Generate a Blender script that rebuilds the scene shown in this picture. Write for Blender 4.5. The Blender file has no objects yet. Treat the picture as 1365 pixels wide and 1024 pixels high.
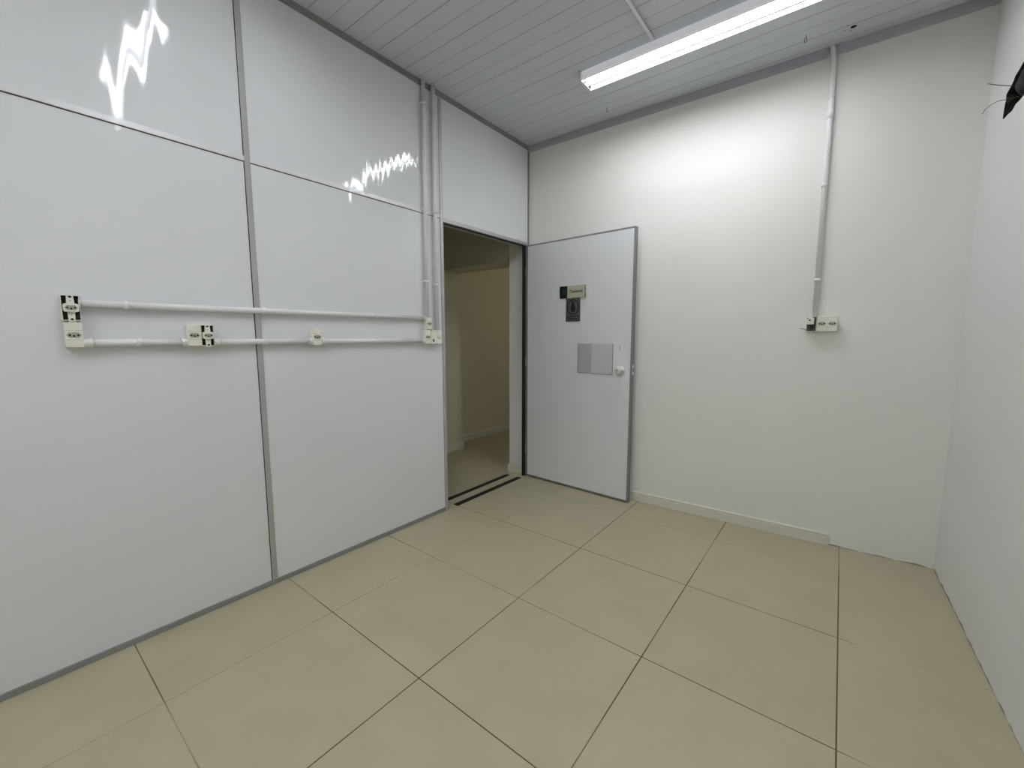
import bpy, bmesh, math, random
from mathutils import Vector, Matrix
from mathutils.geometry import tessellate_polygon
random.seed(7)
scn = bpy.context.scene
COL = scn.collection

# ------------------------------------------------------------------ room numbers (metres)
SL, SB, SR = 0.00984, 0.03485, -0.03138      # the walls are not quite square to the tiles
W, H, HX, HY = 2.61805, 2.79606, 0.0057, -0.01175
TA, TB = 0.41792, -0.27559                    # tile grid origin
YEND = -5.4
def zc(x, y): return H + HX*x + HY*y

# ------------------------------------------------------------------ node helpers
def new_mat(name):
    m = bpy.data.materials.new(name); m.use_nodes = True
    nt = m.node_tree; b = nt.nodes['Principled BSDF']
    return m, nt, b
def N(nt, t, **kw):
    n = nt.nodes.new(t)
    for k, v in kw.items():
        if k in n.inputs.keys(): n.inputs[k].default_value = v
        else: setattr(n, k, v)
    return n
def lk(nt, a, b): nt.links.new(a, b)
def math_n(nt, op, a, b=None, c=None):
    n = nt.nodes.new('ShaderNodeMath'); n.operation = op
    for i, v in enumerate((a, b, c)):
        if v is None: continue
        if isinstance(v, (int, float)): n.inputs[i].default_value = v
        else: nt.links.new(v, n.inputs[i])
    return n.outputs[0]
def mixc(nt, fac, a, b):
    n = nt.nodes.new('ShaderNodeMix'); n.data_type = 'RGBA'
    for i, v in ((0, fac), (6, a), (7, b)):
        if isinstance(v, (int, float, tuple)): n.inputs[i].default_value = v
        else: nt.links.new(v, n.inputs[i])
    return n.outputs[2]
def srgb(r, g, b):
    f = lambda c: (c/255/12.92) if c/255 <= .04045 else ((c/255+.055)/1.055)**2.4
    return (f(r), f(g), f(b), 1)
def simple(name, col, rough=.5, metal=0, bump=0, scale=200, var=.03, coat=0, emis=None):
    m, nt, b = new_mat(name)
    tc = N(nt, 'ShaderNodeTexCoord')
    nz = N(nt, 'ShaderNodeTexNoise', Scale=scale*.15, Detail=3.0); lk(nt, tc.outputs['Object'], nz.inputs['Vector'])
    v = math_n(nt, 'MULTIPLY_ADD', nz.outputs['Fac'], var*2, 1-var)
    mx = nt.nodes.new('ShaderNodeVectorMath'); mx.operation = 'SCALE'; mx.inputs[0].default_value = col[:3]; lk(nt, v, mx.inputs['Scale'])
    lk(nt, mx.outputs[0], b.inputs['Base Color'])
    b.inputs['Roughness'].default_value = rough; b.inputs['Metallic'].default_value = metal
    b.inputs['Coat Weight'].default_value = coat
    if bump:
        n2 = N(nt, 'ShaderNodeTexNoise', Scale=scale, Detail=4.0); lk(nt, tc.outputs['Object'], n2.inputs['Vector'])
        bp = N(nt, 'ShaderNodeBump', Strength=1.0, Distance=bump); lk(nt, n2.outputs['Fac'], bp.inputs['Height']); lk(nt, bp.outputs[0], b.inputs['Normal'])
    if emis:
        b.inputs['Emission Color'].default_value = emis[0]; b.inputs['Emission Strength'].default_value = emis[1]
    return m

# ------------------------------------------------------------------ materials
def mat_panel(name, col, ripple, rough):
    """painted partition board: glossy paint over a board that is never perfectly flat"""
    m, nt, b = new_mat(name)
    g = N(nt, 'ShaderNodeNewGeometry')
    sp = N(nt, 'ShaderNodeSeparateXYZ'); lk(nt, g.outputs['Position'], sp.inputs[0])
    def nz(sy, sz, seed, det):
        cb = N(nt, 'ShaderNodeCombineXYZ')
        lk(nt, math_n(nt, 'MULTIPLY', sp.outputs['Y'], sy), cb.inputs[0])
        lk(nt, math_n(nt, 'MULTIPLY', sp.outputs['Z'], sz), cb.inputs[1]); cb.inputs[2].default_value = seed
        n = N(nt, 'ShaderNodeTexNoise', Scale=1.0, Detail=det, Roughness=.35); lk(nt, cb.outputs[0], n.inputs['Vector'])
        return n.outputs['Fac']
    # the board is never flat: its face leans a little up and down in narrow vertical waves, strongest on the board left of the mullion
    amp = N(nt, 'ShaderNodeMapRange'); amp.inputs['From Min'].default_value = -2.16; amp.inputs['From Max'].default_value = -2.10
    amp.inputs['To Min'].default_value = ripple; amp.inputs['To Max'].default_value = ripple*.36; lk(nt, sp.outputs['Y'], amp.inputs['Value'])
    frq = N(nt, 'ShaderNodeMapRange'); frq.inputs['From Min'].default_value = -2.16; frq.inputs['From Max'].default_value = -2.10
    frq.inputs['To Min'].default_value = 20.0; frq.inputs['To Max'].default_value = 37.0; lk(nt, sp.outputs['Y'], frq.inputs['Value'])
    def lean(kz, seed, fy=None):
        cb = N(nt, 'ShaderNodeCombineXYZ'); lk(nt, math_n(nt, 'MULTIPLY', sp.outputs['Y'], frq.outputs[0]), cb.inputs[0])
        lk(nt, math_n(nt, 'MULTIPLY', sp.outputs['Z'], kz), cb.inputs[1]); cb.inputs[2].default_value = seed
        n = N(nt, 'ShaderNodeTexNoise', Scale=1.0, Detail=1.0, Roughness=.4); lk(nt, cb.outputs[0], n.inputs['Vector'])
        return math_n(nt, 'SUBTRACT', n.outputs['Fac'], .5)
    fz = math_n(nt, 'MULTIPLY', lean(1.6, 3.1), amp.outputs[0]); fy = math_n(nt, 'MULTIPLY', math_n(nt, 'MULTIPLY', lean(1.1, 9.3), amp.outputs[0]), .12)
    grain = nz(900, 700, 1.7, 0.0)
    fz2 = math_n(nt, 'ADD', fz, math_n(nt, 'MULTIPLY', math_n(nt, 'SUBTRACT', grain, .5), .03))
    cbn = N(nt, 'ShaderNodeCombineXYZ'); lk(nt, fy, cbn.inputs[1]); lk(nt, fz2, cbn.inputs[2])
    ad = nt.nodes.new('ShaderNodeVectorMath'); ad.operation = 'ADD'; lk(nt, g.outputs['Normal'], ad.inputs[0]); lk(nt, cbn.outputs[0], ad.inputs[1])
    nn = nt.nodes.new('ShaderNodeVectorMath'); nn.operation = 'NORMALIZE'; lk(nt, ad.outputs[0], nn.inputs[0]); lk(nt, nn.outputs[0], b.inputs['Coat Normal'])
    b.inputs['Coat Weight'].default_value = 1.0; b.inputs['Coat Roughness'].default_value = rough; b.inputs['Specular IOR Level'].default_value = .1
    v = math_n(nt, 'MULTIPLY_ADD', nz(.9, .7, 5.5, 2.0), .05, .975)
    mx = nt.nodes.new('ShaderNodeVectorMath'); mx.operation = 'SCALE'; mx.inputs[0].default_value = col[:3]; lk(nt, v, mx.inputs['Scale'])
    lk(nt, mx.outputs[0], b.inputs['Base Color'])
    b.inputs['Roughness'].default_value = .6
    return m
def mat_wall(name, col, dirt):
    m, nt, b = new_mat(name)
    g = N(nt, 'ShaderNodeNewGeometry')
    sp = N(nt, 'ShaderNodeSeparateXYZ'); lk(nt, g.outputs['Position'], sp.inputs[0])
    big = N(nt, 'ShaderNodeTexNoise', Scale=1.3, Detail=3.0); lk(nt, g.outputs['Position'], big.inputs['Vector'])
    v = math_n(nt, 'MULTIPLY_ADD', big.outputs['Fac'], .06, .97)
    mx = nt.nodes.new('ShaderNodeVectorMath'); mx.operation = 'SCALE'; mx.inputs[0].default_value = col[:3]; lk(nt, v, mx.inputs['Scale'])
    out = mx.outputs[0]
    if dirt:
        dn = N(nt, 'ShaderNodeTexNoise', Scale=14.0, Detail=4.0); lk(nt, g.outputs['Position'], dn.inputs['Vector'])
        edge = math_n(nt, 'MULTIPLY_ADD', dn.outputs['Fac'], .034, -.008)
        mask = N(nt, 'ShaderNodeMapRange'); mask.inputs['From Min'].default_value = 0; mask.inputs['From Max'].default_value = .008
        lk(nt, math_n(nt, 'SUBTRACT', edge, sp.outputs['Z']), mask.inputs['Value'])
        out = mixc(nt, math_n(nt, 'MULTIPLY', mask.outputs[0], .8), out, srgb(84, 70, 54))
    lk(nt, out, b.inputs['Base Color'])
    fn = N(nt, 'ShaderNodeTexNoise', Scale=55.0, Detail=5.0, Roughness=.6); lk(nt, g.outputs['Position'], fn.inputs['Vector'])
    f2 = N(nt, 'ShaderNodeTexNoise', Scale=2.2, Detail=1.0); lk(nt, g.outputs['Position'], f2.inputs['Vector'])
    hh = math_n(nt, 'ADD', math_n(nt, 'MULTIPLY', fn.outputs['Fac'], .0006), math_n(nt, 'MULTIPLY', f2.outputs['Fac'], .012))
    bp = N(nt, 'ShaderNodeBump', Strength=.6, Distance=1.0); lk(nt, hh, bp.inputs['Height']); lk(nt, bp.outputs[0], b.inputs['Normal'])
    b.inputs['Roughness'].default_value = .6
    return m
def mat_floor():
    m, nt, b = new_mat('porcelain_tile')
    g = N(nt, 'ShaderNodeNewGeometry')
    sp = N(nt, 'ShaderNodeSeparateXYZ'); lk(nt, g.outputs['Position'], sp.inputs[0])
    def line(sock, off, half):
        t = math_n(nt, 'DIVIDE', math_n(nt, 'SUBTRACT', sock, off), .6)
        fr = math_n(nt, 'FRACT', math_n(nt, 'ADD', t, 100.5))
        d = math_n(nt, 'MULTIPLY', math_n(nt, 'ABSOLUTE', math_n(nt, 'SUBTRACT', fr, .5)), .6)   # metres from the joint
        mr = N(nt, 'ShaderNodeMapRange'); mr.inputs['From Min'].default_value = half+.0006; mr.inputs['From Max'].default_value = half-.0004
        lk(nt, d, mr.inputs['Value']); cell = math_n(nt, 'FLOOR', math_n(nt, 'ADD', t, 100))
        return mr.outputs[0], cell
    lx, cx = line(sp.outputs['X'], TA, .0021); ly, cy = line(sp.outputs['Y'], TB, .0019)
    # some joints are clean and pale, others dark with dirt
    wn = N(nt, 'ShaderNodeTexNoise', Scale=1.15, Detail=2.0); lk(nt, g.outputs['Position'], wn.inputs['Vector'])
    vis = N(nt, 'ShaderNodeMapRange'); vis.inputs['From Min'].default_value = .33; vis.inputs['From Max'].default_value = .52
    vis.inputs['To Min'].default_value = .3; lk(nt, wn.outputs['Fac'], vis.inputs['Value'])
    # joints close to the walls (cut tiles) are the paler ones
    edge = N(nt, 'ShaderNodeMapRange'); edge.inputs['From Min'].default_value = 2.2; edge.inputs['From Max'].default_value = 2.3
    edge.inputs['To Min'].default_value = 1.0; edge.inputs['To Max'].default_value = .3; lk(nt, sp.outputs['X'], edge.inputs['Value'])
    xl = N(nt, 'ShaderNodeMapRange'); xl.inputs['From Min'].default_value = .46; xl.inputs['From Max'].default_value = .9
    xl.inputs['To Min'].default_value = .5; xl.inputs['To Max'].default_value = 1.0; lk(nt, sp.outputs['X'], xl.inputs['Value'])
    yl = N(nt, 'ShaderNodeMapRange'); yl.inputs['From Min'].default_value = -.6; yl.inputs['From Max'].default_value = -.3
    yl.inputs['To Min'].default_value = 1.0; yl.inputs['To Max'].default_value = .4; lk(nt, sp.outputs['Y'], yl.inputs['Value'])
    kx = math_n(nt, 'MULTIPLY', math_n(nt, 'MULTIPLY', lx, vis.outputs[0]), xl.outputs[0])
    ky = math_n(nt, 'MULTIPLY', math_n(nt, 'MULTIPLY', math_n(nt, 'MULTIPLY', ly, vis.outputs[0]), edge.outputs[0]), yl.outputs[0])
    joint = math_n(nt, 'MAXIMUM', kx, ky)
    # per tile tone
    cb = N(nt, 'ShaderNodeCombineXYZ'); lk(nt, cx, cb.inputs[0]); lk(nt, cy, cb.inputs[1])
    w = N(nt, 'ShaderNodeTexWhiteNoise'); w.noise_dimensions = '3D'; lk(nt, cb.outputs[0], w.inputs['Vector'])
    n1 = N(nt, 'ShaderNodeTexNoise', Scale=5.0, Detail=6.0, Roughness=.6); lk(nt, g.outputs['Position'], n1.inputs['Vector'])
    n2 = N(nt, 'ShaderNodeTexNoise', Scale=260.0, Detail=2.0); lk(nt, g.outputs['Position'], n2.inputs['Vector'])
    v = math_n(nt, 'ADD', math_n(nt, 'ADD', math_n(nt, 'MULTIPLY_ADD', n1.outputs['Fac'], .26, .82), math_n(nt, 'MULTIPLY', w.outputs['Value'], .03)), math_n(nt, 'MULTIPLY_ADD', n2.outputs['Fac'], .10, -.05))
    mx = nt.nodes.new('ShaderNodeVectorMath'); mx.operation = 'SCALE'; mx.inputs[0].default_value = srgb(184, 176, 147)[:3]; lk(nt, v, mx.inputs['Scale'])
    # grime: sparse specks
    vo = N(nt, 'ShaderNodeTexVoronoi', Scale=4.5); lk(nt, g.outputs['Position'], vo.inputs['Vector'])
    speck = math_n(nt, 'LESS_THAN', vo.outputs['Distance'], .014)
    c1 = mixc(nt, math_n(nt, 'MULTIPLY', speck, .55), mx.outputs[0], srgb(90, 78, 62))
    c2 = mixc(nt, math_n(nt, 'MULTIPLY', joint, .92), c1, srgb(84, 68, 50))
    lk(nt, c2, b.inputs['Base Color'])
    b.inputs['Specular IOR Level'].default_value = .45
    rn = math_n(nt, 'MULTIPLY_ADD', n1.outputs['Fac'], .16, .34); lk(nt, math_n(nt, 'MAXIMUM', rn, joint), b.inputs['Roughness'])
    hh = math_n(nt, 'ADD', math_n(nt, 'MULTIPLY', math_n(nt, 'MAXIMUM', lx, ly), -.0007), math_n(nt, 'MULTIPLY', n2.outputs['Fac'], .00005))
    bp = N(nt, 'ShaderNodeBump', Strength=.7, Distance=1.0); lk(nt, hh, bp.inputs['Height']); lk(nt, bp.outputs[0], b.inputs['Normal'])
    return m
def mat_ceiling():
    m, nt, b = new_mat('pvc_plank_ceiling')
    g = N(nt, 'ShaderNodeNewGeometry')
    sp = N(nt, 'ShaderNodeSeparateXYZ'); lk(nt, g.outputs['Position'], sp.inputs[0])
    yy = math_n(nt, 'SUBTRACT', sp.outputs['Y'], math_n(nt, 'MULTIPLY', sp.outputs['X'], .012))
    def groove(pitch, off, half):
        t = math_n(nt, 'DIVIDE', math_n(nt, 'SUBTRACT', yy, off), pitch)
        fr = math_n(nt, 'FRACT', math_n(nt, 'ADD', t, 100.5))
        d = math_n(nt, 'MULTIPLY', math_n(nt, 'ABSOLUTE', math_n(nt, 'SUBTRACT', fr, .5)), pitch)
        mr = N(nt, 'ShaderNodeMapRange'); mr.inputs['From Min'].default_value = half+.0015; mr.inputs['From Max'].default_value = half-.0005
        lk(nt, d, mr.inputs['Value']); return mr.outputs[0]
    a = groove(.1914, -.299, .0020); c = groove(.1914, -.2033, .0016)
    gr = math_n(nt, 'MAXIMUM', a, math_n(nt, 'MULTIPLY', c, .75))
    n1 = N(nt, 'ShaderNodeTexNoise', Scale=2.5, Detail=3.0); lk(nt, g.outputs['Position'], n1.inputs['Vector'])
    v = math_n(nt, 'MULTIPLY_ADD', n1.outputs['Fac'], .06, .97)
    mx = nt.nodes.new('ShaderNodeVectorMath'); mx.operation = 'SCALE'; mx.inputs[0].default_value = srgb(*CEIL_COL)[:3]; lk(nt, v, mx.inputs['Scale'])
    lk(nt, mixc(nt, math_n(nt, 'MULTIPLY', gr, .45), mx.outputs[0], srgb(70, 72, 80)), b.inputs['Base Color'])
    bp = N(nt, 'ShaderNodeBump', Strength=.8, Distance=1.0); lk(nt, math_n(nt, 'MULTIPLY', gr, .002), bp.inputs['Height'])
    lk(nt, bp.outputs[0], b.inputs['Normal']); b.inputs['Roughness'].default_value = .42
    return m
E1, E2, E3 = 31.0, 27.0, 68.0
CEIL_COL = (214, 218, 226)
M = dict(
    panel=mat_panel('partition_board', srgb(232, 234, 236), .34, .055),
    door=mat_panel('door_board', srgb(236, 237, 239), .02, .3),
    wall=mat_wall('plaster_paint', srgb(240, 240, 234), True),
    wall_r=mat_wall('plaster_paint_cool', srgb(236, 235, 234), True),
    hall=mat_wall('corridor_paint', srgb(224, 219, 196), False),
    floor=mat_floor(), ceil=mat_ceiling(),
    alu=simple('brushed_aluminium', srgb(192, 193, 192), .33, .6, var=.05),
    alu_lit=simple('lamplit_aluminium', srgb(232, 233, 235), .3, .15, var=.02),  # lighter aluminium copy: lamp reflection on the rail put into the colour
    dark_strip=simple('dark_line', srgb(60, 62, 62), .6),
    alu_dark=simple('dull_aluminium', srgb(148, 149, 148), .5, .3, var=.08),
    cornice=simple('pvc_cornice', srgb(172, 174, 184), .4),
    pvc=simple('pvc_white', srgb(240, 241, 240), .3),
    outlet=simple('outlet_plastic', srgb(240, 238, 225), .38),
    socket=simple('socket_grey', srgb(168, 168, 152), .45),
    black=simple('black_plastic', (.008, .008, .007, 1), .6),
    rubber=simple('black_rubber', (.01, .01, .01, 1), .7),
    foam=simple('black_insulation', (.012, .011, .010, 1), .8, bump=.004, scale=60),
    tape=simple('anti_slip_black', (.006, .006, .006, 1), .85, bump=.0005, scale=900),
    skirt=simple('painted_skirting', srgb(224, 222, 208), .4),
    lampw=simple('opal_housing', srgb(236, 238, 242), .35, emis=((.93, .94, 1.0, 1), .17)),  # weak emission put in for light showing through the sides
    lampcap=simple('enamelled_steel', srgb(232, 234, 238), .3),
    lampgrey=simple('ridge_shade', srgb(64, 66, 68), .7),
    tube=simple('led_tube_glow', (.9, .9, .9, 1), .4, emis=((.95, .97, 1.0, 1), E1)),
    tube_b=simple('led_tube_glow_b', (.9, .9, .9, 1), .4, emis=((.95, .97, 1.0, 1), E2)),
    tube_fill=simple('fill_tube_glow', (.9, .9, .9, 1), .4, emis=((.95, .97, 1.0, 1), E3)),
    white=simple('knob_white', srgb(236, 236, 232), .22, coat=.4),
    steel=simple('steel', srgb(150, 150, 148), .3, .9),
    hole=simple('dark_hole', (.004, .004, .004, 1), .9),
    signc=simple('sign_cream', srgb(186, 188, 160), .4),
    signd=simple('sign_dark', srgb(14, 22, 26), .35),
    signt=simple('sign_teal', srgb(20, 62, 66), .4),
    signg=simple('sign_grey', srgb(92, 86, 90), .4),
    ink=simple('sign_ink', srgb(18, 15, 16), .5),
    wire=simple('wire_dark', srgb(46, 44, 42), .5),
    wireg=simple('wire_grey', srgb(120, 118, 108), .5),
    brick=simple('rough_cavity', srgb(40, 34, 30), .9, bump=.01, scale=40),
)
def mat_acrylic():
    m, nt, b = new_mat('clear_acrylic')
    b.inputs['Base Color'].default_value = srgb(226, 226, 232); b.inputs['Roughness'].default_value = .12
    b.inputs['Alpha'].default_value = .22
    tc = N(nt, 'ShaderNodeTexCoord'); nz = N(nt, 'ShaderNodeTexNoise', Scale=6.0); lk(nt, tc.outputs['Object'], nz.inputs['Vector'])
    lk(nt, math_n(nt, 'MULTIPLY_ADD', nz.outputs['Fac'], .2, .06), b.inputs['Roughness'])
    return m
M['acrylic'] = mat_acrylic()

# ------------------------------------------------------------------ mesh builder
class MB:
    def __init__(s): s.v = []; s.f = []; s.sm = []
    def add(s, vs, fs, smooth=False):
        o = len(s.v); s.v += [tuple(v) for v in vs]; s.f += [tuple(i+o for i in f) for f in fs]; s.sm += [smooth]*len(fs); return s
    def box(s, x0, x1, y0, y1, z0, z1):
        return s.hexa([(x0,y0,z0),(x1,y0,z0),(x1,y1,z0),(x0,y1,z0),(x0,y0,z1),(x1,y0,z1),(x1,y1,z1),(x0,y1,z1)])
    def hexa(s, p): return s.add(p, [(0,3,2,1),(4,5,6,7),(0,1,5,4),(1,2,6,5),(2,3,7,6),(3,0,4,7)])
    def prism(s, poly, axis, a, b, smooth=False):
        """polygon (2D) extruded along an axis from a to b"""
        def P(p, t): return {'x': (t, p[0], p[1]), 'y': (p[0], t, p[1]), 'z': (p[0], p[1], t)}[axis]
        n = len(poly); vs = [P(p, a) for p in poly] + [P(p, b) for p in poly]
        fs = [tuple(range(n))[::-1], tuple(range(n, 2*n))]
        o = len(s.v); s.add(vs, fs); s.add([], [])
        side = [(i, (i+1) % n, n+(i+1) % n, n+i) for i in range(n)]
        s.f += [tuple(i+o for i in f) for f in side]; s.sm += [smooth]*n
        return s
    def disc(s, cx, cz, r, y0, y1, n=24, axis='y', sx=1):
        return s.prism([(cx+r*sx*math.cos(2*math.pi*i/n), cz+r*math.sin(2*math.pi*i/n)) for i in range(n)], axis, y0, y1, True)
    def tube(s, pts, r, n=16, cap=True):
        pts = [Vector(p) for p in pts]; rr = r if isinstance(r, (list, tuple)) else [r]*len(pts)
        rings = []; up = None
        for i, p in enumerate(pts):
            t = (pts[min(i+1, len(pts)-1)] - pts[max(i-1, 0)]).normalized()
            if up is None: up = Vector((0, 0, 1)) if abs(t.z) < .9 else Vector((1, 0, 0))
            a = t.cross(up).normalized(); b2 = a.cross(t).normalized(); up = b2
            rings.append([p + a*rr[i]*math.cos(2*math.pi*k/n) + b2*rr[i]*math.sin(2*math.pi*k/n) for k in range(n)])
        vs = [v for rg in rings for v in rg]
        fs = [(i*n+k, i*n+(k+1) % n, (i+1)*n+(k+1) % n, (i+1)*n+k) for i in range(len(pts)-1) for k in range(n)]
        s.add(vs, fs, True)
        if cap:
            o = len(s.v) - len(vs); s.f += [tuple(o+k for k in range(n)), tuple(o+(len(pts)-1)*n+k for k in range(n))[::-1]]; s.sm += [False, False]
        return s
    def lathe(s, prof, axis='y', c=(0, 0, 0), n=32):
        vs = []
        for (t, r) in prof:
            for k in range(n):
                a = 2*math.pi*k/n; u, w = r*math.cos(a), r*math.sin(a)
                p = {'y': (u, t, w), 'z': (u, w, t), 'x': (t, u, w)}[axis]; vs.append((p[0]+c[0], p[1]+c[1], p[2]+c[2]))
        fs = [(i*n+k, i*n+(k+1) % n, (i+1)*n+(k+1) % n, (i+1)*n+k) for i in range(len(prof)-1) for k in range(n)]
        fs += [tuple(range(n)), tuple((len(prof)-1)*n+k for k in range(n))]
        return s.add(vs, fs, True)
    def build(s, name, mat, parent=None, mw=None, bevel=0, seg=2):
        me = bpy.data.meshes.new(name); me.from_pydata(s.v, [], s.f); me.validate()
        bm = bmesh.new(); bm.from_mesh(me); bmesh.ops.recalc_face_normals(bm, faces=bm.faces); bm.to_mesh(me); bm.free()
        if len(me.polygons) == len(s.sm): me.polygons.foreach_set('use_smooth', s.sm)
        me.materials.append(mat)
        o = bpy.data.objects.new(name, me); COL.objects.link(o)
        if parent: o.parent = parent
        if mw is not None: o.matrix_world = mw
        if bevel:
            b = o.modifiers.new('bevel', 'BEVEL'); b.width = bevel; b.segments = seg; b.limit_method = 'ANGLE'; b.angle_limit = math.radians(40)
        return o
def frame(x, origin=(0, 0, 0)):
    X = Vector(x).normalized(); Z = Vector((0, 0, 1)); Y = Z.cross(X)
    m = Matrix((X, Y, Z)).transposed().to_4x4(); m.translation = Vector(origin); return m
FL = frame((SL, 1, 0))                                   # partition:  X along +y, -Y into the room
FB = frame((1, SB, 0))                                   # far wall:   X along +x, -Y into the room
FR = frame((-SR, -1, 0), (W, SB*W, 0))                   # right wall: X towards the viewer, -Y into the room
YH = -0.02137
HINGE = Vector((SL*YH, YH, 0)); DD = Vector((0.99901, -0.04443, 0)); DW = 0.9687
FD = frame(DD, HINGE)
def at(F, x, z, y=0): return F @ Matrix.Translation((x, y, z))
def structure(o, label=None):
    o['kind'] = 'structure'
    if label: o['label'] = label
    return o
def empty(name, mw, label, cat, group=None):
    o = bpy.data.objects.new(name, None); COL.objects.link(o); o.matrix_world = mw; o.empty_display_size = .1
    return tag(o, label, cat, group)
def tag(o, label, cat, group=None):
    o['label'] = label; o['category'] = cat
    if group: o['group'] = group
    return o

# ------------------------------------------------------------------ shell
structure(MB().box(-3.0, 3.1, -5.6, 3.2, -.06, 0).build('floor', M['floor']))
# room ceiling (with the small drilled hole) --------------------------------
def ceil_mesh():
    mb = MB(); x0, x1, y0, y1 = -.02, 3.0, -5.5, .18
    outer = [Vector((x0, y0, 0)), Vector((x1, y0, 0)), Vector((x1, y1, 0)), Vector((x0, y1, 0))]
    n = 20; hole = [Vector((2.084+.0135*math.cos(2*math.pi*i/n), -.058+.0135*math.sin(2*math.pi*i/n), 0)) for i in range(n)]
    tr = tessellate_polygon([outer, hole]); pts = outer+hole
    P = lambda p, dz: (p.x, p.y, zc(p.x, p.y)+dz)
    mb.add([P(p, 0) for p in pts], [tuple(t) for t in tr])
    mb.add([P(p, .0025) for p in pts], [tuple(t)[::-1] for t in tr])
    mb.add([P(p, 0) for p in hole]+[P(p, .0025) for p in hole], [(i, (i+1) % n, n+(i+1) % n, n+i) for i in range(n)])
    mb.add([P(p, 0) for p in outer]+[P(p, .0025) for p in outer], [(i, (i+1) % 4, 4+(i+1) % 4, 4+i) for i in range(4)])
    return mb
ceiling = structure(ceil_mesh().build('ceiling', M['ceil']))
MB().disc(2.084, -.058, .016, zc(2.084, -.058)+.0035, 2.87, 20, axis='z').build('hole_dark_disc', M['hole'], ceiling)  # flat dark disc; the hole's inner shade is put into its colour

# partition on the left ------------------------------------------------------
PT = .035
def top(u): return H + HY*u
wl = MB()
def panel(u0, u1, z0, z1): wl.box(u0, u1, 0, PT, z0, z1)
ZR0, ZR1 = 2.021, 2.043
for (u0, u1) in ((-5.45, -4.56), (-4.536, -3.342), (-3.318, -2.148), (-2.126, -.990)):
    panel(u0, u1, .02, ZR0+.004); panel(u0, u1, ZR1-.004, 2.83)
panel(-.964, -.012, 2.022, 2.81)
wall_left = structure(wl.build('wall_left', M['panel'], mw=FL, bevel=.0012))
def prof(name, mb, mat=None, bevel=.0012):
    return structure(mb.build(name, mat or M['alu'], mw=FL, bevel=bevel))
P4 = .0045
prof('trim_1', MB().box(-2.149, -2.125, -P4, PT+P4, 0.02, 2.82))
prof('trim_2', MB().box(-3.343, -3.317, -P4, PT+P4, 0.02, 2.83))
prof('trim_3', MB().box(-5.45, -3.343, -P4, PT+P4, ZR0, ZR1).box(-3.317, -2.149, -P4, PT+P4, ZR0, ZR1).box(-2.125, -.991, -P4, PT+P4, ZR0, ZR1), M['alu_lit'])
prof('trim_12', MB().box(-3.317, -2.149, -.0015, .004, ZR0-.0035, ZR0).box(-2.125, -.991, -.0015, .004, ZR0-.0035, ZR0).box(-2.1525, -2.149, -.0015, .004, .02, 2.80), M['dark_strip'], 0)  # thin dark strips along the rail's lower edge and the mullion's left edge
prof('trim_4', MB().box(-5.45, -.991, -.008, PT+.008, 0, .024), M['alu_dark'])
mb = MB()
for (a, b) in ((-5.45, -2.0), (-2.0, -1.0), (-1.0, 0)):
    mb.hexa([(a,-.010,top(a)-.030),(b,-.010,top(b)-.030),(b,PT,top(b)-.030),(a,PT,top(a)-.030),(a,-.010,top(a)+.004),(b,-.010,top(b)+.004),(b,PT,top(b)+.004),(a,PT,top(a)+.004)])
u = -3.6
while u < -.1:                                     # rivet heads along the top rail
    mb.disc(u, top(u)-.012, .004, -.0125, -.010, 10); u += .16
prof('trim_5', mb, M['alu_dark'], .001)
# door lining: strike jamb, head, hinge jamb, rubber
prof('trim_6', MB().box(-.991, -.966, -.006, PT+.006, 0, top(-.98)-.03).box(-.984, -.966, .010, PT-.002, 0, 1.99))
prof('trim_7', MB().box(-.966, -.012, -.006, PT+.006, 2.000, 2.026).box(-.966, -.012, .018, PT+.004, 1.988, 2.000))
prof('trim_8', MB().box(-.014, 0.003, -.006, PT+.006, 1.99, top(0)-.03).box(-.026, 0.010, .004, PT+.006, 0, 2.0), M['alu_dark'])
prof('trim_9', MB().box(-.047, -.0262, .006, .030, 0.004, 1.999).box(-.966, -.047, .001, .018, 1.9905, 1.9995), M['rubber'], .0008)

# far wall -------------------------------------------------------------------
structure(MB().box(-.03, 2.75, 0, .27, 0, 2.86).box(-.20, -.03, 0, .27, 0, 2.86).build('wall_back', M['wall'], mw=FB))
# passage opening in the same wall line, seen through the doorway: lintel and far pier
structure(MB().box(-1.105, -.20, .02, .285, 1.905, 2.86).box(-3.0, -1.105, .02, .285, 0, 2.86).build('wall_corridor', M['hall']))
structure(MB().box(-1.50, -1.31, .285, 3.2, 0, 2.86).box(-1.5, .8, 3.0, 3.2, 0, 2.86).build('wall_passage', M['hall']))
structure(MB().box(.5, .8, .4, 3.0, 0, 2.86).build('wall_passage_side', M['hall']))
structure(MB().box(-3.0, .8, .29, 3.2, 2.62, 2.70).box(-3.0, -.05, -5.6, .02, 2.62, 2.70).build('ceiling_corridor', M['hall']))
structure(MB().box(-1.7, -1.5, -5.6, .02, 0, 2.62).build('wall_corridor_side', M['hall']))
# cornice under the ceiling
mb = MB()
def cor(u0, u1):
    z0, z1 = H+HX*u0, H+HX*u1; prof2 = [(-.0002, -.046), (-.006, -.046), (-.014, -.034), (-.018, -.010), (-.018, .002), (-.0002, .002)]
    n = len(prof2); vs = [(u0, p[0], z0+p[1]) for p in prof2]+[(u1, p[0], z1+p[1]) for p in prof2]
    mb.add(vs, [tuple(range(n))[::-1], tuple(range(n, 2*n))]+[(i, (i+1) % n, n+(i+1) % n, n+i) for i in range(n)])
cor(.002, 1.979); cor(2.018, 2.615)
structure(mb.build('trim_10', M['cornice'], mw=FB))
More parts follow.
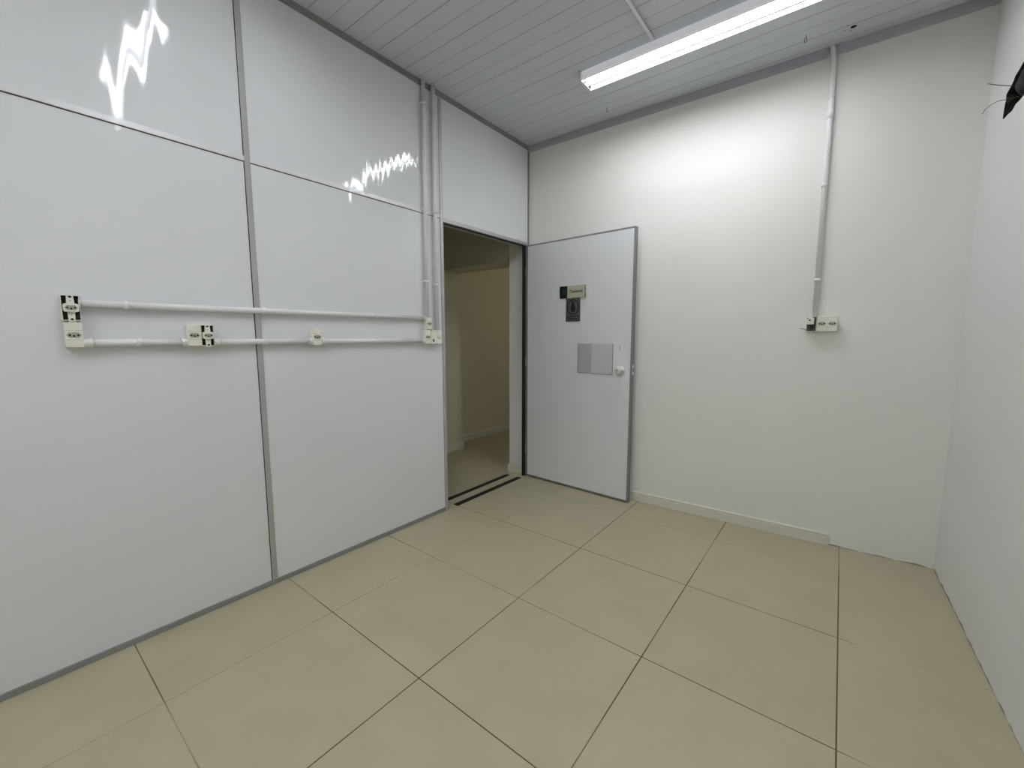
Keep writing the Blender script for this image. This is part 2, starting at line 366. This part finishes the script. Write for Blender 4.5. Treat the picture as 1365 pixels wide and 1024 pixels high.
# right wall with the broken-out opening for the air conditioner pipes --------
hole = [(.245,2.167),(.248,2.205),(.258,2.240),(.256,2.262),(.30,2.270),(.335,2.281),(.345,2.292),(.395,2.298),(.46,2.312),(.55,2.315),(.60,2.300),(.615,2.24),(.605,2.18),(.56,2.158),(.50,2.162),(.44,2.160),(.40,2.164),(.36,2.154),(.31,2.160),(.27,2.160)]
outer = [(-.10,0),(5.65,0),(5.65,2.86),(-.10,2.86)]
V3 = lambda ps: [Vector((a, b, 0)) for a, b in ps]
tr = tessellate_polygon([V3(outer), V3(hole)]); pts = outer+hole; nh = len(hole)
mb = MB()
mb.add([(a, 0, b) for a, b in pts], [tuple(t) for t in tr]); mb.add([(a, .15, b) for a, b in pts], [tuple(t)[::-1] for t in tr])
mb.add([(a, 0, b) for a, b in outer]+[(a, .15, b) for a, b in outer], [(i, (i+1) % 4, 4+(i+1) % 4, 4+i) for i in range(4)])
wr = structure(mb.build('wall_right', M['wall_r'], mw=FR))
mb = MB(); mb.add([(a, .0, b) for a, b in hole]+[(a+random.uniform(-.01, .01), .10, b+random.uniform(-.01, .01)) for a, b in hole]+[(.43, .10, 2.23)],
    [(i, (i+1) % nh, nh+(i+1) % nh, nh+i) for i in range(nh)]+[(nh+i, nh+(i+1) % nh, 2*nh) for i in range(nh)])
cav = mb.build('pipe_cavity', M['brick'], wr); cav.matrix_world = FR; cav['label'] = 'dark broken-out pipe opening'
prof('trim_11', MB().box(-4.561, -4.535, -P4, PT+P4, 0.02, 2.85))
structure(MB().box(-.02, 3.0, -5.6, YEND, 0, 2.86).build('wall_front', M['wall']))

# skirting -------------------------------------------------------------------
def skirt(mb, u0, u1, h=.070, t=.013):
    mb.prism([(0, 0), (-t, 0), (-t, h*.72), (-t+.002, h*.75), (-t+.002, h*.79), (-t, h*.82), (-t, h-.004), (-t+.004, h), (0, h)], 'x', u0, u1)
mb = MB(); skirt(mb, .004, .984); skirt(mb, .9855, 2.166)
structure(mb.build('baseboard_back', M['skirt'], mw=FB))
mb = MB(); skirt(mb, -.213, -.045)
structure(mb.build('baseboard_stub', M['skirt'], mw=FB))
mb = MB().prism([(0, 0), (.013, 0), (.013, .068), (.009, .074), (0, .074)], 'y', 0.007, .298)
o = mb.build('baseboard_pier', M['skirt']); o.location = (-1.105, 0, 0); structure(o)
o = MB().prism([(0, 0), (.013, 0), (.013, .068), (.009, .074), (0, .074)], 'y', .286, 3.0).build('baseboard_passage', M['skirt']); o.location = (-1.31, 0, 0); structure(o)

# ------------------------------------------------------------------ the open door
door = bpy.data.objects.new('door_1', None); COL.objects.link(door); door.matrix_world = FD; structure(door, 'grey-white door leaf standing open against the far wall')
DZ0, DZ1 = .008, 2.003
MB().box(.012, DW-.010, 0, .035, DZ0+.010, DZ1-.010).build('door_panel', M['door'], door, bevel=.001)
MB().box(0.0, .013, -.0015, .0365, DZ0, DZ1).box(DW-.011, DW, -.0015, .0365, DZ0, DZ1)\
    .box(.013, DW-.011, -.0015, .0365, DZ0, DZ0+.012).box(.013, DW-.011, -.0015, .0365, DZ1-.012, DZ1)\
    .box(DW, DW+.0025, .002, .008, DZ0, DZ1).box(DW, DW+.0025, .027, .033, DZ0, DZ1).build('edge_profile', M['alu_dark'], door, bevel=.0008)
kn = MB().lathe([(0, .029), (-.004, .030), (-.007, .027), (-.009, .013), (-.026, .012), (-.032, .020), (-.040, .0265), (-.050, .0275), (-.058, .024), (-.062, .015), (-.0625, .001)], 'y', (.886, -.0002, .995)).build('door_knob', M['white'], door)
MB().lathe([(-.0626, .006), (-.0640, .006), (-.0642, .001)], 'y', (.886, 0, .995), 16).build('key_cylinder', M['steel'], kn)
MB().lathe([(.0355, .029), (.041, .028), (.044, .013), (.060, .012), (.072, .024), (.082, .024), (.087, .012), (.0875, .001)], 'y', (.886, 0, .995)).build('rear_knob', M['white'], door)
lp = MB().box(DW, DW+.0035, .0085, .0265, .960, 1.036).build('latch_plate', M['pvc'], door, bevel=.001); lp['label'] = 'white latch plate'
MB().prism([(.012, .985), (.024, .985), (.024, 1.010), (.012, 1.010)], 'x', DW+.0035, DW+.010).build('latch_bolt', M['steel'], lp, bevel=.002)
for z in (.25, 1.02, 1.78):
    MB().tube([(-.006, -.004, z-.04), (-.006, -.004, z+.04)], .0055, 12).box(-.006, .012, -.0035, -.0015, z-.035, z+.035).build('hinge', M['alu_dark'], door)

# things mounted on the door ---------------------------------------------------
s1 = empty('door_sign', at(FD, .345, 1.54), 'cream and black door name plate lettered Ouvidoria, high on the open door', 'sign')
MB().box(0, .233, -.006, -.0006, 0, .095).build('plate', M['signc'], s1, bevel=.0008)
e = MB().box(0, .070, -.0078, -.006, 0, .095).build('emblem_panel', M['signd'], s1); e['label'] = 'black square panel with a teal mark'
tl = MB().prism([(.022, .030), (.048, .030), (.052, .050), (.044, .068), (.030, .070), (.018, .052)], 'y', -.0084, -.0078).build('emblem', M['signt'], e)
MB().box(.2305, .2345, -.0072, -.0006, 0, .095).build('plate_end_shadow', M['ink'], s1)  # dark strip painted as the shadow at the plate's end
def text(body, parent, x, z, size, y, mat, name='lettering', ext=.0004, bold=.0):
    cu = bpy.data.curves.new(name, 'FONT'); cu.body = body; cu.size = size; cu.extrude = ext; cu.offset = bold; cu.align_x = 'CENTER'
    o = bpy.data.objects.new(name, cu); COL.objects.link(o)
    bpy.context.view_layer.update()
    dg = bpy.context.evaluated_depsgraph_get(); me = bpy.data.meshes.new_from_object(o.evaluated_get(dg))
    bpy.data.objects.remove(o); me.name = name; me.materials.clear(); me.materials.append(mat)
    t = bpy.data.objects.new(name, me); COL.objects.link(t); t.parent = parent
    t.matrix_parent_inverse = Matrix.Identity(4); t.location = (x, y, z); t.rotation_euler = (math.pi/2, 0, 0); return t
text('Ouvidoria', s1, .150, .040, .029, -.0064, M['ink'], bold=.0006)
s2 = empty('pictogram_sign', at(FD, .403, 1.357), 'dark grey pictogram plate with a ring and dark figure, under the name plate', 'sign')
MB().box(0, .130, -.0040, -.0006, 0, .184).build('plate', M['signg'], s2, bevel=.0006)
mb = MB(); n = 40; cx, cz_ = .064, .112
for (r0, r1) in ((.050, .057),):
    vs = [(cx+r*math.cos(2*math.pi*i/n), y, cz_+r*1.04*math.sin(2*math.pi*i/n)) for r in (r0, r1) for y in (-.0040, -.0048) for i in range(n)]
    A = lambda k, i: k*n+i % n
    mb.add(vs, [f for i in range(n) for f in ((A(1, i), A(1, i+1), A(3, i+1), A(3, i)), (A(2, i), A(2, i+1), A(3, i+1), A(3, i)), (A(0, i), A(0, i+1), A(1, i+1), A(1, i)))])
mb.build('ring', M['ink'], s2)
fig = [(-.007, .044), (.006, .044), (.010, .034), (.009, .026), (.018, .008), (.023, -.010), (.021, -.026), (.010, -.037), (-.008, -.038), (-.018, -.026), (-.020, -.010), (-.015, .010), (-.010, .026), (-.011, .036)]
MB().prism([(cx+a, cz_+b) for a, b in fig], 'y', -.0050, -.0040).build('figure', M['ink'], s2)
MB().box(.008, .120, -.0047, -.0040, .036, .042).box(.006, .010, -.0047, -.0040, .004, .042).box(.118, .122, -.0047, -.0040, .004, .042).box(.008, .120, -.0047, -.0040, .002, .006).build('caption_frame', M['ink'], s2)
mb = MB(); x = .024
for i, w_ in enumerate((.007, .005, .009, .006, .008, .005, .009, .006, .007)):
    mb.box(x, x+w_, -.0047, -.0040, .016, .027 if i in (0, 4, 7) else .024); x += w_+.0022
mb.build('caption_marks', M['ink'], s2)
ah = empty('document_holder', at(FD, .521, .958), 'clear acrylic document holder fixed to the open door beside the knob', 'document holder')
MB().box(0, .298, -.0050, -.0030, 0, .228).build('front_sheet', M['acrylic'], ah, bevel=.0006)
MB().box(0, .298, -.0052, -.0004, -.003, .0015).box(-.002, .0012, -.0052, -.0004, 0, .228).box(.2965, .300, -.0052, -.0004, 0, .228).build('folded_edge', simple('acrylic_edge', srgb(150, 150, 158), .2), ah)
MB().box(.004, .118, -.0028, -.0018, .003, .224).build('backing_film', simple('grey_film', srgb(196, 196, 199), .5), ah)
st = tag(MB().box(.030, .034, -.0009, -.0003, .006, .046).build('grey_mark', simple('mark_grey', srgb(160, 160, 160), .7), mw=at(FD, .842, 1.125)), 'faint vertical grey mark on the door above the knob', 'adhesive mark')  # faint grey strip on the door above the knob

# ------------------------------------------------------------------ conduits
CR = .0125
def clip(parent, F, x, z, along, r=CR, off=.020):
    """saddle clip around a pipe: band plus foot"""
    mb = MB(); n = 16; w = .008; ro, ri = r+.0035, r+.0002
    # open C band in the plane across the pipe
    ang = [math.radians(a) for a in [-150+300*i/n for i in range(n+1)]]
    vs = []
    for s_ in (-w, w):
        for rr in (ri, ro):
            for a in ang:
                d, t = -math.cos(a)*rr, math.sin(a)*rr      # d: towards room is -Y
                vs.append((s_, -off+d, t) if along == 'x' else (t, -off+d, s_))
    m = n+1; A = lambda k, i: k*m+i
    fs = []
    for i in range(n):
        fs += [(A(0,i),A(0,i+1),A(2,i+1),A(2,i)), (A(1,i),A(1,i+1),A(3,i+1),A(3,i)), (A(0,i),A(0,i+1),A(1,i+1),A(1,i)), (A(2,i),A(2,i+1),A(3,i+1),A(3,i))]
    fs += [(A(0,0),A(1,0),A(3,0),A(2,0)), (A(0,n),A(1,n),A(3,n),A(2,n))]
    mb.add(vs, fs, True)
    if along == 'x': mb.box(-w, w, -.009, 0, -.010, .010).box(-w*.7, w*.7, -.012, 0, .010, .017)
    else: mb.box(-.010, .010, -.009, 0, -w, w).box(-.017, -.010, -.012, 0, -w*.7, w*.7)
    o = mb.build('pipe_clip', M['pvc'], parent); o.matrix_world = at(F, x, z); return o
def pipe(F, pts, label, r=CR, group=None, clips=(), along='x', off=.020, base=None, mat='pvc'):
    base = base or pts[0]
    root = empty('conduit', at(F, base[0], base[-1]), label, 'conduit', group)
    inv = root.matrix_world.inverted() @ F
    P = [inv @ Vector((p[0], -off if len(p) == 2 else p[1], p[-1])) for p in pts]
    MB().tube(P, r, 20).build('pipe', M[mat], root)
    for (x, z) in clips: clip(root, F, x, z, along, r, off)
    return root
pg = 'white conduit runs on the partition'
pipe(FL, [(-2.722, 1.3565), (-1.158, 1.3605)], 'upper horizontal white conduit along the panelled partition', group=pg,
     clips=[(-2.600, 1.3568), (-2.118, 1.3575), (-1.515, 1.359)])
pipe(FL, [(-2.722, 1.215), (-2.422, 1.215)], 'short lower conduit between the leftmost outlet box and the double outlet box', r=.013, group=pg, clips=[(-2.572, 1.215)])
pipe(FL, [(-2.326, 1.215), (-1.905, 1.215)], 'lower conduit crossing the vertical aluminium mullion, left of the single outlet box', r=.013, group=pg, clips=[(-2.118, 1.215)])
pipe(FL, [(-1.848, 1.215), (-1.168, 1.214)], 'lower conduit between the single outlet box and the triple box by the doorway', r=.013, group=pg, clips=[(-1.508, 1.215)])
pipe(FL, [(-1.131, 1.350), (-1.128, 2.2), (-1.126, 2.804)], 'left one of the two vertical conduits rising beside the doorway', group='vertical conduits beside the doorway', along='z',
     clips=[(-1.128, 2.672), (-1.128, 2.045), (-1.130, 1.592)])
pipe(FL, [(-1.048, 1.278), (-1.048, 2.2), (-1.047, 2.803)], 'right one of the two vertical conduits, nearest the door opening', group='vertical conduits beside the doorway', along='z',
     clips=[(-1.047, 2.671), (-1.048, 2.040), (-1.048, 1.578)])
c = pipe(FB, [(2.013, -.020, 1.350), (2.012, -.020, 2.46), (2.010, -.020, 2.70), (2.000, -.024, 2.802)], 'single vertical white conduit on the far plaster wall', along='z',
     clips=[(2.0115, 2.544), (2.0115, 2.079), (2.013, 1.560)], r=.0125)
o = MB().tube([(0, -.020, -.022), (0, -.020, .022)], .0155, 20).build('coupling', M['pvc'], c); o.matrix_world = at(FB, 2.0118, 2.455)
# conduit on the ceiling running back from the lamp
cc = empty('conduit', Matrix.Translation((1.250, -.640, zc(1.25, -.64))), 'thin white conduit on the ceiling feeding the lamp', 'conduit')
MB().tube([(0, .028, -.011), (.003, -2.9, -.011+.0341)], .009, 16).build('pipe', M['pvc'], cc)
for y in (-.55, -1.4, -2.3): MB().box(-.016, .016, y-.007, y+.007, -.021+HY*y, -.0005+HY*y).build('pipe_clip', M['pvc'], cc, bevel=.002)

# ------------------------------------------------------------------ outlet boxes
BW, BH, BD = .0475, .088, .040
def hexa_sock(w, h): return [(-w, 0), (-w*.62, h), (w*.62, h), (w, 0), (w*.62, -h), (-w*.62, -h)]
def closed_module(root, x, kind='socket', k=1.0):
    """one covered module, its centre at local x"""
    body = MB().box(x-BW/2, x+BW/2, -BD*.78, 0, -BH/2, BH/2).build('box_body', M['outlet'], root, bevel=.003)
    cov = MB().box(x-BW/2+.0006, x+BW/2-.0006, -BD, -BD*.78-.0004, -BH/2+.001, BH/2-.001).box(x-.010, x+.010, -BD*.9, -.004, BH/2-.001, BH/2+.0035)\
        .box(x-.010, x+.010, -BD*.9, -.004, -BH/2-.0035, -BH/2+.001).build('cover', M['outlet'], root, bevel=.002)
    if kind == 'socket':
        for zz in (.0160, -.0160): MB().box(x-.0205, x+.0205, -BD-.0006, -BD, zz-.0005, zz+.0005).build('cover_seam', M['socket'], cov)
        sk = MB().prism([(x+a, b) for a, b in hexa_sock(.0195, .0095)], 'y', -BD-.0007, -BD+.001).build('socket', M['socket'], root, bevel=.0006)
        for dx, dz in ((-.0105, 0), (0, -.003), (.0105, 0)): MB().disc(x+dx, dz, .0031, -BD-.0012, -BD-.0002, 12).build('pin_hole', M['hole'], sk)
    elif kind == 'hole':
        s = MB().lathe([(-BD-.0012, .0095), (-BD, .0098)], 'y', (x, 0, -.0215), 24).build('knockout', M['black'], root); s['label'] = 'round dark cable hole'
        MB().lathe([(-BD-.0022, .0048), (-BD-.001, .005)], 'y', (x+.0028, 0, -.0200), 20).build('plug', M['outlet'], s)
    elif kind == 'switch':
        s = MB().box(x-.014, x+.014, -BD-.0010, -BD, -.013, .011).build('switch_frame', M['socket'], root, bevel=.0005)
        MB().prism([(-BD-.0012, -.011), (-BD-.0050, .002), (-BD-.0015, .009), (-BD, .009), (-BD, -.011)], 'x', x-.0115, x+.0115).build('rocker', M['outlet'], s)
def open_module(root, x):
    """module with its cover missing: black inside, bare socket on its bracket"""
    t = .0022; a, b = x-BW/2, x+BW/2
    mb = MB().box(a, a+t, -BD*.92, 0, -BH/2, BH/2).box(b-t, b, -BD*.92, 0, -BH/2, BH/2).box(a+t, b-t, -BD*.92, 0, BH/2-t, BH/2).box(a+t, b-t, -BD*.92, 0, -BH/2, -BH/2+t)
    mb.build('box_body', M['outlet'], root, bevel=.0008)
    MB().box(a+t, b-t, -.030, -.001, -BH/2+t, BH/2-t).build('dark_interior', M['hole'], root)
    br = MB().prism([(x-.0085, BH/2+.0005), (x+.0085, BH/2+.0005), (x+.0105, .008), (x-.0105, .008)], 'y', -BD+.001, -.028)\
        .prism([(x-.0095, -.008), (x+.0095, -.008), (x+.0085, -BH/2-.004), (x-.0085, -BH/2-.004)], 'y', -BD+.001, -.028).build('bracket', M['outlet'], root, bevel=.0012)
    for dz, rr in ((BH/2-.006, .0036), (-BH/2+.004, .0036), (.024, .0013), (-.024, .0013)): MB().disc(x, dz, rr, -BD+.0004, -BD+.002, 12, sx=1.2).build('screw_hole', M['hole'], br)
    pl = [(x+sx*(.0135)+.006*math.cos(a_), sz*.0085+.006*math.sin(a_)) for (sx, sz, a0) in ((1, 1, 0), (-1, 1, 90), (-1, -1, 180), (1, -1, 270)) for a_ in [math.radians(a0+30*i) for i in range(4)]]
    MB().prism(pl, 'y', -BD-.006, -.028).build('socket_block', M['outlet'], root, bevel=.001)
    sk = MB().prism([(x+a_, b_) for a_, b_ in hexa_sock(.0165, .0080)], 'y', -BD-.0066, -BD-.005).build('socket', M['socket'], root)
    for dx, dz in ((-.0095, 0), (0, -.003), (.0095, 0)): MB().disc(x+dx, dz, .0028, -BD-.0072, -BD-.006, 12).build('pin_hole', M['hole'], sk)
def collar(root, x0, x1, z, r=.0175, off=.022):
    MB().tube([(x0, -off, z), (x1, -off, z)], r, 20).build('pipe_adaptor', M['white'], root, bevel=.001)
og = 'white outlet boxes on the partition'
cb = 1.243
a1 = empty('outlet_box', at(FL, -2.7475, 1.3385), 'open outlet box with black interior at the left end of the upper conduit', 'electrical outlet', og); open_module(a1, 0); collar(a1, .020, .026, .0180, .0150)
a2 = empty('outlet_box', at(FL, -2.7475, cb), 'covered white outlet directly below the open box at the far left', 'electrical outlet', og); closed_module(a2, 0); collar(a2, .0225, .048, -.028)
b1 = empty('outlet_box', at(FL, -2.373, cb), 'double outlet box, left half covered and right half open, left of the mullion', 'electrical outlet', og)
closed_module(b1, -.0238); open_module(b1, .0238); collar(b1, -.067, -.046, -.028); collar(b1, .046, .068, -.028)
c1 = empty('outlet_box', at(FL, -1.8765, 1.2365), 'single covered outlet box alone midway along the lower conduit', 'electrical outlet', og)
closed_module(c1, 0); collar(c1, -.041, -.0225, -.0215, .0195, .027); collar(c1, .0225, .041, -.0215, .0195, .027)
d1 = empty('outlet_box', at(FL, -1.1315, 1.322), 'small outlet box at the foot of the left vertical conduit, above the triple box', 'electrical outlet', og)
BH = .076; closed_module(d1, 0); collar(d1, -.036, -.0225, .0375, .015); BH = .088
d2 = empty('outlet_box', at(FL, -1.0975, 1.236), 'triple box beside the door opening with socket, round hole and switch', 'electrical outlet', og)
closed_module(d2, -.048); closed_module(d2, 0, 'hole'); closed_module(d2, .048, 'switch'); collar(d2, -.086, -.0715, -.022)
d3 = d2
e1 = empty('outlet_box', at(FB, 2.049, 1.311), 'triple outlet box on the far wall with its left module hanging open', 'electrical outlet')
BH = .086; closed_module(e1, .0015); closed_module(e1, .0490)
x = -.0480
MB().box(x-.024, x-.022, -.034, 0, -.043, .043).box(x+.022, x+.0245, -.034, 0, -.043, .043).box(x-.022, x+.022, -.034, 0, .041, .043).box(x-.022, x+.022, -.034, 0, -.043, -.041)\
    .build('box_body', M['outlet'], e1, bevel=.0006)
MB().box(x-.022, x+.022, -.018, 0, -.041, .041).build('inside_back', simple('box_inside', srgb(120, 118, 112), .6), e1)
ls = MB().box(x-.022, x+.012, -.060, -.026, -.004, .040).build('loose_socket', M['outlet'], e1, bevel=.003); ls['label'] = 'socket insert pulled forward out of its box'
for a_, b_, r_ in ((-.008, .020, .005), (-.018, .030, .0025), (.008, .037, .003)): MB().disc(x+a_, b_, r_, -.0606, -.059, 12).build('terminal_hole', M['hole'], ls)
MB().box(x-.006, x+.012, -.036, -.020, -.030, -.008).disc(x+.003, -.012, .004, -.038, -.035, 10).disc(x-.002, -.036, .003, -.030, -.018, 10).build('terminal_block', M['wire'], e1, bevel=.001)
MB().tube([(x-.016, -.026, -.030), (x-.028, -.040, -.031), (x-.040, -.050, -.027), (x-.052, -.056, -.0265)], .0016, 8).build('wire_end', M['wire'], e1)
MB().tube([(x-.016, -.026, -.032), (x-.030, -.042, -.036), (x-.042, -.052, -.044), (x-.050, -.056, -.056)], .0018, 8).build('white_wire', M['white'], e1)
x = None
# switch in the passage beyond
FW = frame((0, 1, 0), (-1.31, 0, 0))
sw = empty('wall_switch', at(FW, 1.415, 1.215), 'small switch plate on the corridor wall seen through the doorway', 'switch')
MB().box(-.038, .038, -.009, 0, -.058, .058).build('plate', M['outlet'], sw, bevel=.003)
MB().prism([(-.009, -.022), (-.014, .004), (-.010, .022), (-.009, .022)], 'x', -.012, .012).build('rocker', M['outlet'], sw)

# ------------------------------------------------------------------ ceiling lamps
def lamp(x, y, rz, label, glow='tube'):
    """open tray batten: tray with a faint glow set into it, central ridge and two LED tubes"""
    z = zc(x, y); L = 1.19
    root = empty('ceiling_light', Matrix.Translation((x, y, z)) @ Matrix.Rotation(rz, 4, 'Z'), label, 'ceiling light', 'tube lamps on the ceiling')
    hw, hb, h = .069, .062, .052
    t = .0016
    outer_ = [(-hb, -h), (-hb+t, -h+.001), (-hb+.002, -.012), (-.008, -.012), (.0130, -h+.004), (.0190, -h+.004), (.030, -.012), (hb-.002, -.012), (hb-t, -h+.001), (hb, -h), (hw-.002, -h+.003), (hw, -h+.008), (hw, -.004), (-hw, -.004), (-hw, -h+.008), (-hw+.002, -h+.003)]
    mb = MB(); n = len(outer_)
    vs = [(0, a, b) for a, b in outer_]+[(L, a, b) for a, b in outer_]
    mb.add(vs, [(i, (i+1) % n, n+(i+1) % n, n+i) for i in range(n)])
    mb.build('housing', M['lampw'], root)
    MB().box(.004, L-.004, .0115, .0205, -h-.0030, -h+.0045).build('ridge_shade_strip', M['lampgrey'], root)  # dark strip; shade on the ridge tip is put into its colour
    for xe in (-.012, L):
        ec = MB().prism([(-hb-.004, -h-.002), (hb+.004, -h-.002), (hw+.001, -h+.006), (hw+.001, -.002), (-hw-.001, -.002), (-hw-.001, -h+.006)], 'x', xe, xe+.012).build('end_cap', M['lampcap'], root, bevel=.002)
        for yy in (-.032, .038): MB().box(xe+(.012 if xe < 0 else -.016), xe+(.028 if xe < 0 else 0), yy-.012, yy+.012, -.050, -.012).build('tube_holder', M['white'], ec, bevel=.003)
    for yy in (-.032, .038):
        MB().tube([(.022, yy, -.038), (L-.022, yy, -.038)], .0125, 16).build('led_tube', M[glow], root)
    MB().box(-.022, -.012, -hw-.004, -hw+.008, -.030, -.002).disc(-.017, -hw-.006, .004, -.008, .0, 10, axis='z').build('mounting_tab', M['lampcap'], root, bevel=.001)
    return root
lamp(.818, -.533, .012, 'two-tube batten lamp on the ceiling near the far wall, lit')
lamp(.55, -2.30, .012, 'two-tube batten lamp on the ceiling just in front of the viewer, above the frame', 'tube_b')
lamp(.75, -4.10, .012, 'added unseen two-tube batten lamp behind the viewer, evening out the room light', 'tube_fill')  # lamp added out of view to even out the room light

# ------------------------------------------------------------------ small things
# wire hooks and stubs under the ceiling
hk = empty('wire_hook', Matrix.Translation((1.889, -.140, zc(1.889, -.14))), 'small looped wire hook hanging from the ceiling near the far conduit', 'hook')
pts = [(0, 0, .001), (0, 0, -.012)]+[(.0065*math.sin(a), 0, -.024-.0115*-math.cos(a)*1.0) for a in [math.radians(20*i) for i in range(19)]]
pts = [(0, 0, .001), (.001, 0, -.010)]+[(.0055*math.sin(math.radians(a)), 0, -.026+.013*math.cos(math.radians(a))) for a in range(0, 361, 20)]
MB().tube(pts, .0011, 8).build('wire', M['wire'], hk)
hk2 = empty('wire_hook', Matrix.Translation((.768, -.150, zc(.768, -.15))), 'short bent wire stub hanging from the ceiling below the lamp end', 'hook')
MB().tube([(0, 0, .001), (.001, 0, -.012), (-.001, .001, -.026), (.002, .001, -.034)], .0015, 8).build('wire', M['wire'], hk2)
for (x, y, lb) in ((2.060, -.088, 'tiny screw hole in the ceiling left of the drilled hole, nearer the lamp'), (2.048, -.055, 'tiny screw hole in the ceiling left of the drilled hole, farthest left'), (2.073, -.033, 'tiny screw hole in the ceiling just below the drilled hole')):
    r = Matrix.Translation((x, y, zc(x, y))); tag(MB().disc(0, 0, .0032, -.0006, .0005, 10, axis='z').build('screw_hole', M['wire'], mw=r), lb, 'screw hole', 'screw holes in the ceiling')
# wires and pipe insulation in the broken opening
def rw(u, out, z): return FR @ Vector((u, -out, z))
def wire(pts, r, mat, label):
    P = [Vector(p) for p in pts]; b = P[0]
    o = MB().tube([p-b for p in P], r, 8).build('loose_wire', mat, mw=Matrix.Translation(b)); return tag(o, label, 'wire', 'loose wires from the wall opening')
ins = tag(MB().tube([(0, .085, 0), (.03, .05, .010), (.07, .030, .012), (.16, .020, .010), (.24, .03, .006)], .038, 20).build('pipe_insulation', M['foam'], mw=at(FR, .33, 2.222)), 'black foam pipe insulation inside the broken opening in the right wall', 'pipe')
WIRES = True

# anti-slip strips on the threshold
for (xa, xb, ya, yb, lb) in ((-.164, -.120, -.90, -.104, 'black anti-slip strip on the corridor side of the threshold'), (-.042, .006, -.878, -.098, 'black anti-slip strip on the room side of the threshold')):
    mb = MB().hexa([(0, 0, .0002), (xb-xa, -.006, .0002), (xb-xa+.0, yb-ya+.004, .0002), (0, yb-ya, .0002), (0, 0, .0015), (xb-xa, -.006, .0015), (xb-xa, yb-ya+.004, .0015), (0, yb-ya, .0015)])
    tag(mb.build('anti_slip_strip', M['tape'], mw=Matrix.Translation((xa, ya, 0))), lb, 'anti-slip strip', 'threshold strips')

# ------------------------------------------------------------------ camera
F_PX, CAM = 558.18, Vector((2.14683, -2.96562, 1.23643))
yaw, pitch, roll = -0.66471, -0.11207, -0.00028
Fw = Vector((math.sin(yaw)*math.cos(pitch), math.cos(yaw)*math.cos(pitch), math.sin(pitch)))
rt = Vector((math.cos(yaw), -math.sin(yaw), 0)); up = rt.cross(Fw)
r2 = math.cos(roll)*rt+math.sin(roll)*up; u2 = -math.sin(roll)*rt+math.cos(roll)*up
cam = bpy.data.cameras.new('camera'); co = bpy.data.objects.new('camera', cam); COL.objects.link(co)
mm = Matrix((r2, u2, -Fw)).transposed().to_4x4(); mm.translation = CAM; co.matrix_world = mm
cam.sensor_fit = 'HORIZONTAL'; cam.sensor_width = 36; cam.lens = F_PX/1365*36; cam.clip_start = .02
scn.camera = co

# loose wires, in real space near the opening (ends found from the wall outwards)
wire([rw(.31, -.03, 2.262), rw(.318, .010, 2.272), rw(.300, .035, 2.290), rw(.283, .062, 2.312)], .0016, M['wire'], 'stiff dark wire sticking straight out of the opening, the upper one')
wire([rw(.285, -.03, 2.232), rw(.270, .006, 2.236), rw(.262, .022, 2.240), rw(.250, .040, 2.236), rw(.240, .055, 2.225), rw(.236, .062, 2.208)], .0013, M['wireg'], 'thin grey wire curling down out of the opening, the lower one')
wire([rw(.262, -.02, 2.245), rw(.300, .004, 2.232), rw(.290, .006, 2.222), rw(.272, -.002, 2.224), rw(.285, -.02, 2.232)], .0016, M['wireg'], 'small looped wire end inside the dark opening')

# ------------------------------------------------------------------ corridor light: unseen area light added for the glow in the passage
ld = bpy.data.lights.new('added_passage_light', 'AREA'); ld.energy = 2.8; ld.size = .3; ld.color = (1, .96, .86)
lo = bpy.data.objects.new('added_passage_light', ld); COL.objects.link(lo); lo.location = (.15, 1.7, 2.58)

# ------------------------------------------------------------------ world and view
w = bpy.data.worlds.new('world'); scn.world = w; w.use_nodes = True
w.node_tree.nodes['Background'].inputs[0].default_value = (.05, .05, .05, 1)
vs = scn.view_settings; scn.display_settings.display_device = 'sRGB'
vs.view_transform = 'Standard'; vs.look = 'None'; vs.gamma = 1; vs.use_curve_mapping = False; vs.exposure = .46
